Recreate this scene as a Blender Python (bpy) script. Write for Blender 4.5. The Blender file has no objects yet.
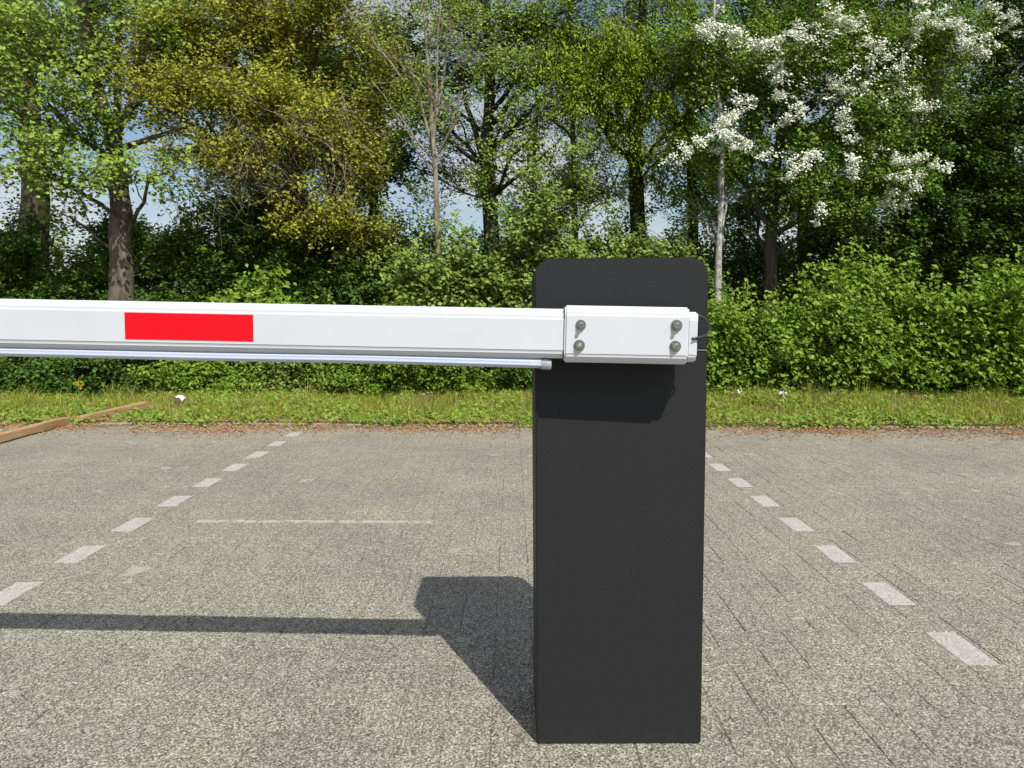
import bpy, bmesh, math, random
import numpy as np
from mathutils import Vector, Matrix, Euler
R = math.radians
rng = np.random.default_rng(7)
random.seed(7)
scene = bpy.context.scene
C = scene.collection

# ------------------------------------------------------------------ camera
CH, PITCH, F = 0.95, R(5.35), 769.0
cam = bpy.data.cameras.new("camera"); co = bpy.data.objects.new("camera", cam); C.objects.link(co)
co.location = (0, 0, CH); co.rotation_euler = (R(90) - PITCH, 0, 0)
cam.sensor_width = 36; cam.lens = F / 1024 * 36; cam.clip_end = 2000; cam.clip_start = 0.05
scene.camera = co
scene.render.resolution_x = 1024; scene.render.resolution_y = 768

def P(px, py, Y):
    """world point at distance Y in front of the camera seen at (px,py); only used to plan the layout"""
    dx = (px - 512) / F; dy = (384 - py) / F
    y = math.cos(PITCH) + dy * math.sin(PITCH); z = -math.sin(PITCH) + dy * math.cos(PITCH)
    t = Y / y
    return np.array([dx * t, Y, CH + z * t])

# ------------------------------------------------------------------ tagging
def tag(o, label=None, cat=None, group=None, kind=None):
    if label: o['label'] = label
    if cat: o['category'] = cat
    if group: o['group'] = group
    if kind: o['kind'] = kind
    return o
def empty(name, loc=(0, 0, 0)):
    o = bpy.data.objects.new(name, None); C.objects.link(o); o.location = loc; o.empty_display_size = .1
    return o
def link(name, me, m, parent=None):
    o = bpy.data.objects.new(name, me); C.objects.link(o)
    if m: me.materials.append(m)
    if parent:
        o.parent = parent
    return o
def obj(name, bm, m, parent=None, smooth=False):
    me = bpy.data.meshes.new(name); bm.normal_update(); bm.to_mesh(me); bm.free()
    if smooth:
        for p in me.polygons: p.use_smooth = True
    return link(name, me, m, parent)
def np_mesh(name, V, quads=None, tris=None, smooth=False):
    me = bpy.data.meshes.new(name)
    V = np.asarray(V, dtype=np.float32)
    me.vertices.add(len(V)); me.vertices.foreach_set('co', V.ravel())
    loops = []; starts = []; tot = 0
    for F_, k in ((quads, 4), (tris, 3)):
        if F_ is None or len(F_) == 0: continue
        F_ = np.asarray(F_, dtype=np.int32)
        loops.append(F_.ravel()); starts.append(tot + np.arange(len(F_)) * k); tot += F_.size
    L = np.concatenate(loops); S = np.concatenate(starts).astype(np.int32)
    me.loops.add(len(L)); me.loops.foreach_set('vertex_index', L)
    me.polygons.add(len(S)); me.polygons.foreach_set('loop_start', S)
    me.polygons.foreach_set('use_smooth', np.full(len(S), smooth, dtype=bool))
    me.update(calc_edges=True)
    return me

# ------------------------------------------------------------------ materials
def mat(name, col=(.5, .5, .5), rough=.6, metal=0.0, spec=.5):
    m = bpy.data.materials.new(name); m.use_nodes = True
    b = m.node_tree.nodes['Principled BSDF']
    b.inputs['Base Color'].default_value = (*col, 1); b.inputs['Roughness'].default_value = rough
    b.inputs['Metallic'].default_value = metal; b.inputs['Specular IOR Level'].default_value = spec
    return m
class NT:
    def __init__(s, m): s.t = m.node_tree; s.n = s.t.nodes; s.b = s.n['Principled BSDF']; s.tc = s.n.new('ShaderNodeTexCoord')
    def link(s, a, b): s.t.links.new(a, b)
    def noise(s, scale, detail=3, rough=.55, src=None, dist=0):
        n = s.n.new('ShaderNodeTexNoise'); n.inputs['Scale'].default_value = scale; n.inputs['Detail'].default_value = detail
        n.inputs['Roughness'].default_value = rough; n.inputs['Distortion'].default_value = dist
        s.link(src or s.tc.outputs['Object'], n.inputs['Vector']); return n.outputs['Fac']
    def vor(s, scale, out='Distance', src=None):
        n = s.n.new('ShaderNodeTexVoronoi'); n.inputs['Scale'].default_value = scale
        s.link(src or s.tc.outputs['Object'], n.inputs['Vector']); return n.outputs[out]
    def ramp(s, fac, stops, interp='LINEAR'):
        r = s.n.new('ShaderNodeValToRGB'); cr = r.color_ramp; cr.interpolation = interp
        while len(cr.elements) < len(stops): cr.elements.new(.5)
        for e, (p, c) in zip(cr.elements, stops):
            e.position = p; e.color = (*c, 1) if len(c) == 3 else c
        s.link(fac, r.inputs['Fac']); return r.outputs['Color']
    def mix(s, fac, a, b, mode='MIX'):
        n = s.n.new('ShaderNodeMix'); n.data_type = 'RGBA'; n.blend_type = mode
        for v, k in ((fac, 0), (a, 6), (b, 7)):
            if isinstance(v, (int, float)): n.inputs[k].default_value = v
            elif isinstance(v, tuple): n.inputs[k].default_value = (*v, 1)
            else: s.link(v, n.inputs[k])
        return n.outputs[2]
    def math(s, op, a, b=0, c=0):
        n = s.n.new('ShaderNodeMath'); n.operation = op
        for i, v in enumerate((a, b, c)):
            if isinstance(v, (int, float)): n.inputs[i].default_value = v
            else: s.link(v, n.inputs[i])
        return n.outputs[0]
    def bump(s, h, strength=.3, dist=.01):
        n = s.n.new('ShaderNodeBump'); n.inputs['Strength'].default_value = strength; n.inputs['Distance'].default_value = dist
        s.link(h, n.inputs['Height']); s.link(n.outputs['Normal'], s.b.inputs['Normal'])
    def island(s):
        g = s.n.new('ShaderNodeNewGeometry'); return g.outputs['Random Per Island']
    def col(s, c): s.link(c, s.b.inputs['Base Color'])

def leaf_mat(name, c1, c2, c3, trans=.35, rough=.45, dry=False):
    m = mat(name, c2, rough + .05, spec=.2); t = NT(m)
    c = t.ramp(t.island(), [(0, c1), (.5, c2), (1, c3)])
    big = t.noise(1.3, 2)
    c = t.mix(t.math('MULTIPLY', big, .5), c, t.mix(1.0, c, (.75, .85, .6), 'MULTIPLY'))
    if dry: c = t.mix(t.ramp(t.noise(1.7, 5, .7), [(.50, (0, 0, 0)), (.66, (.8, .8, .8))]), c, (.40, .33, .15))
    t.col(c)
    tr = t.n.new('ShaderNodeBsdfTranslucent'); t.link(t.mix(1.0, c, (1.0, 1.0, .5), 'MULTIPLY'), tr.inputs['Color'])
    mx = t.n.new('ShaderNodeMixShader'); mx.inputs[0].default_value = trans * .72
    out = t.n['Material Output']
    t.link(t.b.outputs[0], mx.inputs[1]); t.link(tr.outputs[0], mx.inputs[2]); t.link(mx.outputs[0], out.inputs['Surface'])
    return m
def bark_mat(name, c1, c2, scale=14, stretch=.25):
    m = mat(name, c1, .9, spec=.2); t = NT(m)
    mp = t.n.new('ShaderNodeMapping'); mp.inputs['Scale'].default_value = (1, 1, stretch); t.link(t.tc.outputs['Object'], mp.inputs['Vector'])
    n = t.noise(scale, 6, .65, mp.outputs[0], .6)
    t.col(t.ramp(n, [(.35, c1), (.62, c2)])); t.bump(n, .8, .03)
    return m

def pave_mat(name, white=False):
    m = mat(name, (.3, .27, .22), .85, spec=.3); t = NT(m)
    g1 = t.noise(230, 4, .8); g2 = t.vor(260, 'Color'); bwv = t.n.new('ShaderNodeRGBToBW'); t.link(g2, bwv.inputs[0])
    grain = t.math('ADD', t.math('MULTIPLY', g1, .6), t.math('MULTIPLY', bwv.outputs[0], .4))
    if white:
        c = t.ramp(grain, [(.32, (.20, .19, .165)), (.42, (.43, .415, .37)), (.58, (.58, .56, .50))])
        w = t.noise(24, 4, .7)
        c = t.mix(t.ramp(w, [(.50, (0, 0, 0)), (.66, (.55, .55, .55))]), c, (.36, .33, .28))
    else:
        c = t.ramp(grain, [(.33, (.060, .055, .044)), (.44, (.205, .188, .148)), (.55, (.330, .303, .237)), (.67, (.68, .64, .52))])
        bt = t.math('ADD', t.math('MULTIPLY', t.island(), .10), .95)
        cmb = t.n.new('ShaderNodeCombineColor'); [t.link(bt, cmb.inputs[i]) for i in range(3)]
        c = t.mix(1.0, c, cmb.outputs[0], 'MULTIPLY')
        st = t.noise(1.1, 5, .6)                                                    # broad wear and dirt
        c = t.mix(t.ramp(st, [(.36, (.55, .55, .55)), (.60, (0, 0, 0))]), c, t.mix(1.0, c, (.74, .75, .78), 'MULTIPLY'))
        st2 = t.noise(2.3, 5, .65)
        c = t.mix(t.ramp(st2, [(.52, (0, 0, 0)), (.74, (.5, .5, .5))]), c, t.mix(1.0, c, (1.28, 1.22, 1.0), 'MULTIPLY'))
        sx = t.n.new('ShaderNodeSeparateXYZ'); t.link(t.tc.outputs['Object'], sx.inputs[0]); X, Y = sx.outputs[0], sx.outputs[1]
        # sand washed out towards the verge, in streaks along the kerb
        mp = t.n.new('ShaderNodeMapping'); mp.inputs['Scale'].default_value = (.8, 3.6, 1); t.link(t.tc.outputs['Object'], mp.inputs['Vector'])
        sn = t.noise(1.7, 5, .65, mp.outputs[0])
        ed = t.n.new('ShaderNodeMapRange'); ed.inputs[1].default_value = 4.6; ed.inputs[2].default_value = 6.4; ed.inputs[3].default_value = -.16; ed.inputs[4].default_value = .17
        t.link(Y, ed.inputs[0])
        sand = t.ramp(t.math('ADD', sn, ed.outputs[0]), [(.52, (0, 0, 0)), (.70, (.8, .8, .8))])
        c = t.mix(sand, c, t.ramp(t.noise(60, 3), [(.3, (.27, .23, .16)), (.7, (.42, .37, .28))]))
        # old thin paint scrap running across the bay
        d = t.math('ABSOLUTE', t.math('SUBTRACT', Y, t.math('ADD', 3.42, t.math('MULTIPLY', X, -.012))))
        ln = t.math('MULTIPLY', t.math('LESS_THAN', d, .021), t.math('MULTIPLY', t.math('GREATER_THAN', X, -1.44), t.math('LESS_THAN', X, -.36)))
        wn = t.noise(11, 4, .7)
        ln = t.math('MULTIPLY', ln, t.math('GREATER_THAN', wn, .46))
        c = t.mix(t.math('MULTIPLY', ln, .55), c, (.62, .58, .5))
        # bird-dropping and lime scraps
        sp = t.math('MULTIPLY', t.math('GREATER_THAN', t.noise(3.1, 4, .6), .675), .5)
        c = t.mix(sp, c, (.52, .49, .42))
    t.col(c); t.bump(grain, .55, .004)
    return m

M = {}
M['pave'] = pave_mat('exposed_aggregate_paving'); M['white_pave'] = pave_mat('white_painted_paving', True)
m = mat('joint_sand', (.16, .145, .11), .95, spec=.1); t = NT(m)
t.col(t.ramp(t.noise(80, 4, .7), [(.3, (.10, .09, .07)), (.7, (.30, .27, .20))])); M['sand'] = m
m = mat('verge_soil', (.1, .09, .05), .95, spec=.1); t = NT(m)
t.col(t.ramp(t.noise(6, 6, .7), [(.3, (.055, .06, .022)), (.5, (.10, .105, .035)), (.7, (.20, .16, .085))])); t.bump(t.noise(40, 5), .6, .03); M['soil'] = m
m = mat('far_ground', (.07, .09, .03), .95, spec=.1); t = NT(m)
t.col(t.ramp(t.noise(.4, 5), [(.3, (.05, .07, .02)), (.7, (.10, .12, .04))])); M['ground'] = m
m = mat('concrete_kerb', (.33, .31, .27), .9, spec=.2); t = NT(m)
t.col(t.ramp(t.noise(18, 6, .7), [(.3, (.16, .15, .12)), (.5, (.33, .31, .26)), (.75, (.47, .45, .40))])); M['kerb'] = m
M['debris'] = leaf_mat('dry_leaf_litter', (.22, .10, .05), (.36, .19, .10), (.50, .37, .22), .1, .9)

m = mat('charcoal_powder_coat', (.03, .031, .034), .5, spec=.22); t = NT(m)
n = t.noise(430, 2, .6)
t.col(t.ramp(n, [(.3, (.012, .0123, .0133)), (.7, (.028, .0287, .031))]))
sx = t.n.new('ShaderNodeSeparateXYZ'); t.link(t.tc.outputs['Object'], sx.inputs[0])
mr = t.n.new('ShaderNodeMapRange'); mr.inputs[1].default_value = .14; mr.inputs[2].default_value = 0; mr.inputs[3].default_value = -.12; mr.inputs[4].default_value = .22; t.link(sx.outputs[2], mr.inputs[0])
dirt = t.ramp(t.math('ADD', t.noise(28, 5, .7), mr.outputs[0]), [(.56, (0, 0, 0)), (.85, (.03, .03, .03))])
t.col(t.mix(dirt, t.ramp(n, [(.3, (.012, .0123, .0133)), (.7, (.028, .0287, .031))]), (.22, .20, .16)))
t.link(t.ramp(t.noise(5, 4), [(.3, (.50, .50, .50)), (.7, (.58, .58, .58))]), t.b.inputs['Roughness']); t.bump(n, .5, .002); M['black'] = m
m = mat('white_powder_coat', (.80, .81, .82), .38, spec=.5); t = NT(m)
t.col(t.ramp(t.noise(7, 5, .6), [(.35, (.60, .635, .67)), (.65, (.645, .67, .70))])); t.bump(t.noise(500, 2), .05, .001); M['white'] = m
m = mat('red_reflective_film', (.8, .006, .016), .4, spec=.15); t = NT(m)
v = t.vor(260, 'Distance'); t.col(t.mix(v, (.80, .006, .018), (.72, .008, .014))); M['red'] = m
m = mat('clear_rubber', (.68, .77, .93), .25, spec=.6)
b = m.node_tree.nodes['Principled BSDF']; b.inputs['Transmission Weight'].default_value = .2; b.inputs['IOR'].default_value = 1.4; M['rubber'] = m
M['clear'] = mat('clear_tube_end', (.80, .85, .92), .12, spec=.6); b = M['clear'].node_tree.nodes['Principled BSDF']; b.inputs['Transmission Weight'].default_value = .6; b.inputs['IOR'].default_value = 1.35
M['steel'] = mat('stainless_steel', (.38, .37, .36), .32, 1.0)
M['bright_steel'] = mat('polished_steel', (.85, .84, .82), .22, 1.0)
M['dark'] = mat('dark_recess', (.03, .03, .03), .6)
M['alu'] = mat('aluminium_strip', (.42, .42, .42), .4, .6)
M['cable'] = mat('black_cable', (.05, .05, .055), .35)
m = mat('weathered_softwood', (.36, .22, .11), .8, spec=.2); t = NT(m)
mp = t.n.new('ShaderNodeMapping'); mp.inputs['Scale'].default_value = (6, .5, 6); t.link(t.tc.outputs['Object'], mp.inputs['Vector'])
n = t.noise(6, 6, .6, mp.outputs[0], .8); t.col(t.ramp(n, [(.3, (.28, .16, .07)), (.5, (.47, .30, .15)), (.75, (.58, .41, .24))])); t.bump(n, .3, .005); M['wood'] = m
M['paper'] = mat('white_litter', (.72, .73, .74), .6)

M['bark_brown'] = bark_mat('furrowed_brown_bark', (.06, .048, .034), (.22, .185, .14))
M['bark_dark'] = bark_mat('ivy_dark_bark', (.018, .016, .011), (.06, .055, .032))
M['bark_pale'] = bark_mat('pale_thin_bark', (.16, .13, .09), (.40, .34, .25), 22)
M['bark_birch'] = bark_mat('birch_bark', (.13, .12, .10), (.62, .59, .52), 16, .9)
M['bark_mid'] = bark_mat('grey_brown_bark', (.045, .036, .026), (.15, .12, .085))
#                                  dark               mid               light
M['lf_gold'] = leaf_mat('young_oak_leaves', (0.1378, 0.148, 0.0146), (0.3213, 0.3359, 0.0291), (0.5738, 0.5693, 0.0728), .4)
M['lf_light'] = leaf_mat('light_linden_leaves', (0.1155, 0.1836, 0.0158), (0.2426, 0.3672, 0.0432), (0.4389, 0.5875, 0.1152), .35)
M['lf_mid'] = leaf_mat('mid_green_leaves', (0.0838, 0.1496, 0.0144), (0.1675, 0.2914, 0.027), (0.3045, 0.4567, 0.0585), .35)
M['lf_elder'] = leaf_mat('blue_green_elder_leaves', (0.0891, 0.1495, 0.026), (0.202, 0.3047, 0.05), (0.3683, 0.4945, 0.12), .3)
M['lf_yel'] = leaf_mat('yellow_green_birch_leaves', (0.1449, 0.216, 0.01), (0.3019, 0.4185, 0.018), (0.483, 0.6, 0.045), .4)
M['lf_bright'] = leaf_mat('bright_shrub_leaves', (0.0927, 0.1776, 0.0119), (0.206, 0.3445, 0.0277), (0.3502, 0.4951, 0.0743), .38)
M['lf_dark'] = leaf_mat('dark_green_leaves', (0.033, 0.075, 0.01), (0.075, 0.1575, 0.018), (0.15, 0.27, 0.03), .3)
M['lf_haw'] = leaf_mat('hawthorn_leaves', (0.0788, 0.1404, 0.016), (0.1706, 0.2948, 0.03), (0.3019, 0.4633, 0.06), .3)
M['blossom'] = leaf_mat('white_blossom', (.78, .78, .68), (.85, .85, .78), (.88, .88, .84), .12, .7)
M['grass'] = leaf_mat('grass_blades', (0.1859, 0.2394, 0.025), (0.3432, 0.4032, 0.045), (0.6, 0.5292, 0.14), .35, dry=True)
M['weed'] = leaf_mat('broad_weed_leaves', (0.13, 0.207, 0.02), (0.221, 0.322, 0.04), (0.351, 0.437, 0.08), .35)
M['yellow'] = mat('yellow_petals', (.75, .55, .02), .6)

# ------------------------------------------------------------------ setting: ground
def grid_mesh(name, x0, x1, y0, y1, nx, ny, fz, m, kind='structure'):
    xs = np.linspace(x0, x1, nx); ys = np.linspace(y0, y1, ny)
    X, Y = np.meshgrid(xs, ys); Z = fz(X, Y); V = np.stack([X, Y, Z], -1).reshape(-1, 3)
    i = np.arange(nx * ny).reshape(ny, nx)
    q = np.stack([i[:-1, :-1], i[:-1, 1:], i[1:, 1:], i[1:, :-1]], -1).reshape(-1, 4)
    o = link(name, np_mesh(name, V, q, smooth=True), m); tag(o, kind=kind); return o
def kerbY(x): return 6.36 - .03 * x
g = grid_mesh('ground', -600, 600, -600, 600, 3, 3, lambda X, Y: X * 0 - .09, M['ground'])
g = grid_mesh('paving_bed', -14, 14, -8, 6.75, 3, 3, lambda X, Y: X * 0 - .0025, M['sand'])

c_ = .1065
def brick_box(V, Fq, x0, x1, y0, y1, z, tx, ty):
    gap = .0009 * random.uniform(.5, 1.3); ch = .0016
    x0 += gap; x1 -= gap; y0 += gap; y1 -= gap
    cx, cy = (x0 + x1) / 2, (y0 + y1) / 2
    n = len(V)
    for (a, zz) in ((0, z - .03), (0, z - ch), (ch, z)):
        for (x, y) in ((x0 + a, y0 + a), (x1 - a, y0 + a), (x1 - a, y1 - a), (x0 + a, y1 - a)):
            V.append((x, y, zz + (x - cx) * tx + (y - cy) * ty))
    for k in (0, 4):
        for j in range(4):
            Fq.append((n + k + j, n + k + (j + 1) % 4, n + k + 4 + (j + 1) % 4, n + k + 4 + j))
    Fq.append((n + 8, n + 9, n + 10, n + 11))
Vn, Fn = [], []; VL, FL, VR_, FR = [], [], [], []
for i in range(-84, 64):
    for j in range(-26, 44):
        d = (i - j) % 4
        if d not in (0, 3): continue
        x = 1.230 + i * c_; y = 2.002 + (j - 1) * c_
        z = random.gauss(0, .0005); tx = random.gauss(0, .004); ty = random.gauss(0, .004)
        if d == 3: rect = (x, x + c_, y, y + 2 * c_)
        else: rect = (x, x + 2 * c_, y, y + c_)
        if rect[3] > kerbY(x) - .03: continue
        if d == 3 and i in (0, -28):
            A_, B_ = (VR_, FR) if i == 0 else (VL, FL)
            brick_box(A_, B_, x, x + .093, rect[2], rect[3], z, tx, ty); brick_box(Vn, Fn, x + .093, x + c_, rect[2], rect[3], z, tx, ty)
        else: brick_box(Vn, Fn, *rect, z, tx, ty)
tag(link('pavement', np_mesh('pavement', Vn, Fn), M['pave']), kind='structure')
tag(link('bay_marking_left', np_mesh('bay_marking', VL, FL), M['white_pave']), kind='structure')
tag(link('bay_marking_right', np_mesh('bay_marking', VR_, FR), M['white_pave']), kind='structure')

# kerb of concrete edging stones
bm = bmesh.new(); x = -14.0
while x < 14:
    y = kerbY(x); v = bmesh.ops.create_cube(bm, size=1)['verts']
    bmesh.ops.scale(bm, vec=(.992, .075, .14), verts=v)
    bmesh.ops.rotate(bm, cent=(0, 0, 0), matrix=Matrix.Rotation(-.03 + random.gauss(0, .004), 3, 'Z'), verts=v)
    bmesh.ops.translate(bm, vec=(x, y + .03, -.062 + random.gauss(0, .006)), verts=v); x += 1.0
bmesh.ops.bevel(bm, geom=bm.edges[:], offset=.006, segments=1, affect='EDGES')
tag(obj('kerb', bm, M['kerb']), kind='structure')
def vergeZ(X, Y):
    d = np.maximum(Y - kerbY(X) - .06, 0)
    return -.012 + .05 * (1 - np.exp(-d * 1.5)) + .018 * np.sin(X * 2.1 + Y) * np.minimum(d, 1) + .012 * np.sin(X * 5.3 - Y * 3.1) * np.minimum(d, 1) + .02 * np.maximum(d - 2, 0).clip(0, 3)
xs = np.linspace(-30, 30, 300); V = []; ds = np.concatenate([[0], np.linspace(.02, 3.5, 40), np.linspace(4, 24, 20)])
X, D = np.meshgrid(xs, ds); Yv = kerbY(X) + .062 + D; V = np.stack([X, Yv, vergeZ(X, Yv)], -1).reshape(-1, 3)
i = np.arange(X.size).reshape(X.shape); q = np.stack([i[:-1, :-1], i[:-1, 1:], i[1:, 1:], i[1:, :-1]], -1).reshape(-1, 4)
tag(link('verge', np_mesh('verge', V, q, smooth=True), M['soil']), kind='structure')

# ------------------------------------------------------------------ leaves, blades
def leaf_quads(c, size, up=.6, face=(.55, -1.0, .3), aspect=.62, droop=0.0):
    """c (N,3) centres; folded rhombus leaves with scattered normals"""
    N = len(c); nrm = rng.normal(size=(N, 3)); nrm[:, 2] = np.abs(nrm[:, 2]) + up
    if face is not None: nrm += np.array(face)
    nrm /= np.linalg.norm(nrm, axis=1, keepdims=True)
    a = rng.normal(size=(N, 3)); a[:, 2] -= droop; a -= nrm * (a * nrm).sum(1, keepdims=True); a /= np.linalg.norm(a, axis=1, keepdims=True) + 1e-9
    b = np.cross(nrm, a)
    s = (size * rng.uniform(.6, 1.25, N))[:, None]
    v0 = c - a * s * .5; v1 = c + b * s * aspect * .5 + nrm * s * .09 - a * s * .05; v2 = c + a * s * .5 - nrm * s * .08; v3 = c - b * s * aspect * .5 + nrm * s * .09 - a * s * .05
    V = np.stack([v0, v1, v2, v3], 1).reshape(-1, 3)
    return V
def leaves_obj(name, c, size, m, parent, **k):
    V = leaf_quads(c, size, **k); q = np.arange(len(V)).reshape(-1, 4)
    return link(name, np_mesh(name, V, q), m, parent)

class Wood:
    def __init__(s): s.V = []; s.Q = []; s.n = 0
    def tube(s, pts, rads, k=5):
        pts = np.asarray(pts, float); n = len(pts)
        t = np.gradient(pts, axis=0); t /= np.linalg.norm(t, axis=1, keepdims=True) + 1e-9
        ref = np.array([.3, .9, .1]); u = np.cross(t, ref); u /= np.linalg.norm(u, axis=1, keepdims=True) + 1e-9; w = np.cross(t, u)
        an = np.arange(k) * 2 * math.pi / k
        ring = (u[:, None, :] * np.cos(an)[None, :, None] + w[:, None, :] * np.sin(an)[None, :, None]) * np.asarray(rads)[:, None, None] + pts[:, None, :]
        s.V.append(ring.reshape(-1, 3)); i = np.arange(n * k).reshape(n, k) + s.n; j = np.roll(i, -1, axis=1)
        s.Q.append(np.stack([i[:-1], j[:-1], j[1:], i[1:]], -1).reshape(-1, 4)); s.n += n * k
    def build(s, name, m, parent):
        return link(name, np_mesh(name, np.concatenate(s.V), np.concatenate(s.Q), smooth=True), m, parent)
def path(a, b, n=7, wob=.08, sag=0.0):
    a = np.asarray(a, float); b = np.asarray(b, float); t = np.linspace(0, 1, n)[:, None]; L = np.linalg.norm(b - a)
    p = a + (b - a) * t; off = np.cumsum(rng.normal(size=(n, 3)) * wob * L / n, axis=0)
    off -= off[0]; off = off - t * off[-1]
    p += off; p[:, 2] += sag * L * np.sin(t[:, 0] * math.pi)
    return p
def in_ell(n, c, r, shell=.45):
    d = rng.normal(size=(n, 3)); d /= np.linalg.norm(d, axis=1, keepdims=True)
    return c + d * np.array(r) * (rng.uniform(shell, 1, n) ** .6)[:, None]

def tree(name, label, cat, base, trunk, r0, lobes, leaf, size, bark, group=None, nleaf=22, twig=.35, spread=.055, droop=0.0,
         twigwood=True, up=.5, aspect=.62, r1=.35, stems=None, parts=('trunk', 'crown'), dens=1.9):
    """base (x,y,z); trunk = list of world points; lobes = (centre, radii, n_sub, twigs_per_sub)"""
    base = np.array(base, float); root = empty(name, tuple(base)); tag(root, label, cat, group)
    T = np.array(trunk, float) - base
    w = Wood(); n = len(T)
    # smooth trunk
    ts = np.linspace(0, n - 1, n * 4); tp = np.stack([np.interp(ts, range(n), T[:, k]) for k in range(3)], 1)
    tp[:, :2] += np.cumsum(rng.normal(size=(len(tp), 2)), 0) * r0 * .06
    tp[0] = T[0]
    rr = r0 * np.linspace(1, r1, len(tp)) * (1 + .35 * np.exp(-np.linspace(0, 8, len(tp)) * 1.2)); rr = rr * (1 + rng.normal(size=len(rr)) * .03)
    w.tube(tp, rr, 12 if r0 > .06 else 8)
    for st in (stems or []):
        S = np.array(st[0], float) - base; w.tube(path(S[0], S[1], 8, .12), np.linspace(st[1], st[1] * .4, 8), 8)
    w.build(parts[0], bark, root)
    b = Wood(); LC = []; nleaf = int(nleaf * 1.25)
    for (c, r, ns, nt) in lobes:
        ns = int(round(ns * dens)); c = np.array(c) - base
        dz = tp[:, 2] - (c[2] - .5 * np.linalg.norm(c[:2] - tp[-1, :2]) - .3)
        k0 = int(np.argmin(np.abs(dz) + .3 * np.linalg.norm(tp - c, axis=1)))
        A = tp[k0]; L = np.linalg.norm(c - A)
        lr = min(rr[k0] * .55, .012 + .018 * L)
        limb = path(A, c, 9, .22, .06); b.tube(limb, np.linspace(lr, lr * .45, 9), 6)
        subs = in_ell(ns, c, r, .35)
        for sp in subs:
            a = limb[rng.integers(3, 9)]; sb = path(a, sp, 6, .3, .08); b.tube(sb, np.linspace(lr * .38, .004, 6), 4)
            for q_ in range(nt):
                s0 = sb[rng.integers(2, 6)]; d = rng.normal(size=3); d[2] = d[2] * .6 + .15
                d += (sp - a) / (np.linalg.norm(sp - a) + .01) * .6
                d /= np.linalg.norm(d); L2 = twig * rng.uniform(.6, 1.4); e = s0 + d * L2
                if droop: e = s0 + d * L2 * .5 - np.array([0, 0, droop * L2])
                if twigwood: b.tube(np.array([s0, (s0 + e) / 2 + rng.normal(size=3) * .02 * L2 / .3 + (np.array([0, 0, .1 * L2]) if droop else 0), e]), (.0045, .003, .0015), 3)
                tt = rng.uniform(.15, 1.05, nleaf)[:, None]
                LC.append(s0 + (e - s0) * tt + rng.normal(size=(nleaf, 3)) * spread)
    b.build('branches', bark, root)
    LC = np.concatenate(LC)
    leaves_obj(parts[1], LC, size, leaf, root, up=up, droop=droop * 2, aspect=aspect)
    tree.count += len(LC)
    return root
tree.count = 0
def B(px, Y, z=-.0):
    p = P(px, 330, Y); return np.array([p[0], Y, float(vergeZ(np.array(p[0]), np.array(float(Y)))) - .03])
def L(px, py, Y, rx, ry, rz, ns, nt): return (P(px, py, Y), (rx, ry, rz), ns, nt)

# ================================================================== TREES (left to right)
# rear ones first
t = tree('broadleaf_tree', 'broad dark trunk at the far left, half hidden behind light green leaves', 'tree', B(30, 12.6),
     [B(30, 12.6), P(34, 250, 12.6), P(40, 150, 12.5), P(34, 60, 12.5), P(20, -60, 12.5)], .27,
     [L(20, 40, 12.6, 1.3, 1.0, .8, 12, 9), L(80, -60, 12.6, 1.8, 1.2, .9, 12, 9), L(-80, 60, 12.6, 1.6, 1.2, 1.6, 14, 9), L(10, 270, 12.8, 1.2, .7, .7, 12, 9), L(-40,-150,12.5,2.0,1.5,1.0,12,8)],
     M['lf_light'], .07, M['bark_mid'], 'trees of the belt behind the verge', nleaf=24)
t = tree('linden_tree', 'sturdy brown trunk left of the red strip, with light green leaves hanging at its left', 'tree', B(121, 10.6),
     [B(121, 10.6), P(119, 240, 10.6), P(117, 180, 10.6), P(113, 130, 10.6), P(90, 60, 10.6), P(80, -60, 10.6)], .165,
     [L(55, 110, 10.0, .85, .5, .55, 10, 8), L(30, 160, 9.9, .65, .45, .4, 7, 7), L(40, 40, 10.0, .9, .6, .6, 11, 8), L(100, 175, 10.0, .4, .3, .25, 4, 6), L(0, 80, 9.8, .7, .5, .6, 8, 7),
      L(60, -60, 10.4, 1.6, 1.1, .8, 12, 8), L(130, -90, 10.4, 1.6, 1.1, .7, 10, 8), L(150, 175, 9.9, .4, .3, .15, 3, 5), L(190, 215, 11.0, .5, .4, .35, 3, 4), L(75, 220, 11.0, .5, .4, .35, 3, 4), L(170, 20, 10.6, .7, .5, .5, 5, 7)],
     M['lf_light'], .068, M['bark_brown'], 'trees of the belt behind the verge', dens=1.4, nleaf=15, spread=.08, twig=.42, up=.3, aspect=.8,
     stems=[((P(113, 135, 10.6), P(160, 60, 10.8)), .07), ((P(115, 150, 10.6), P(185, 128, 10.6)), .05), ((P(113, 128, 10.6), P(60, 85, 10.4)), .06)])
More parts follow.
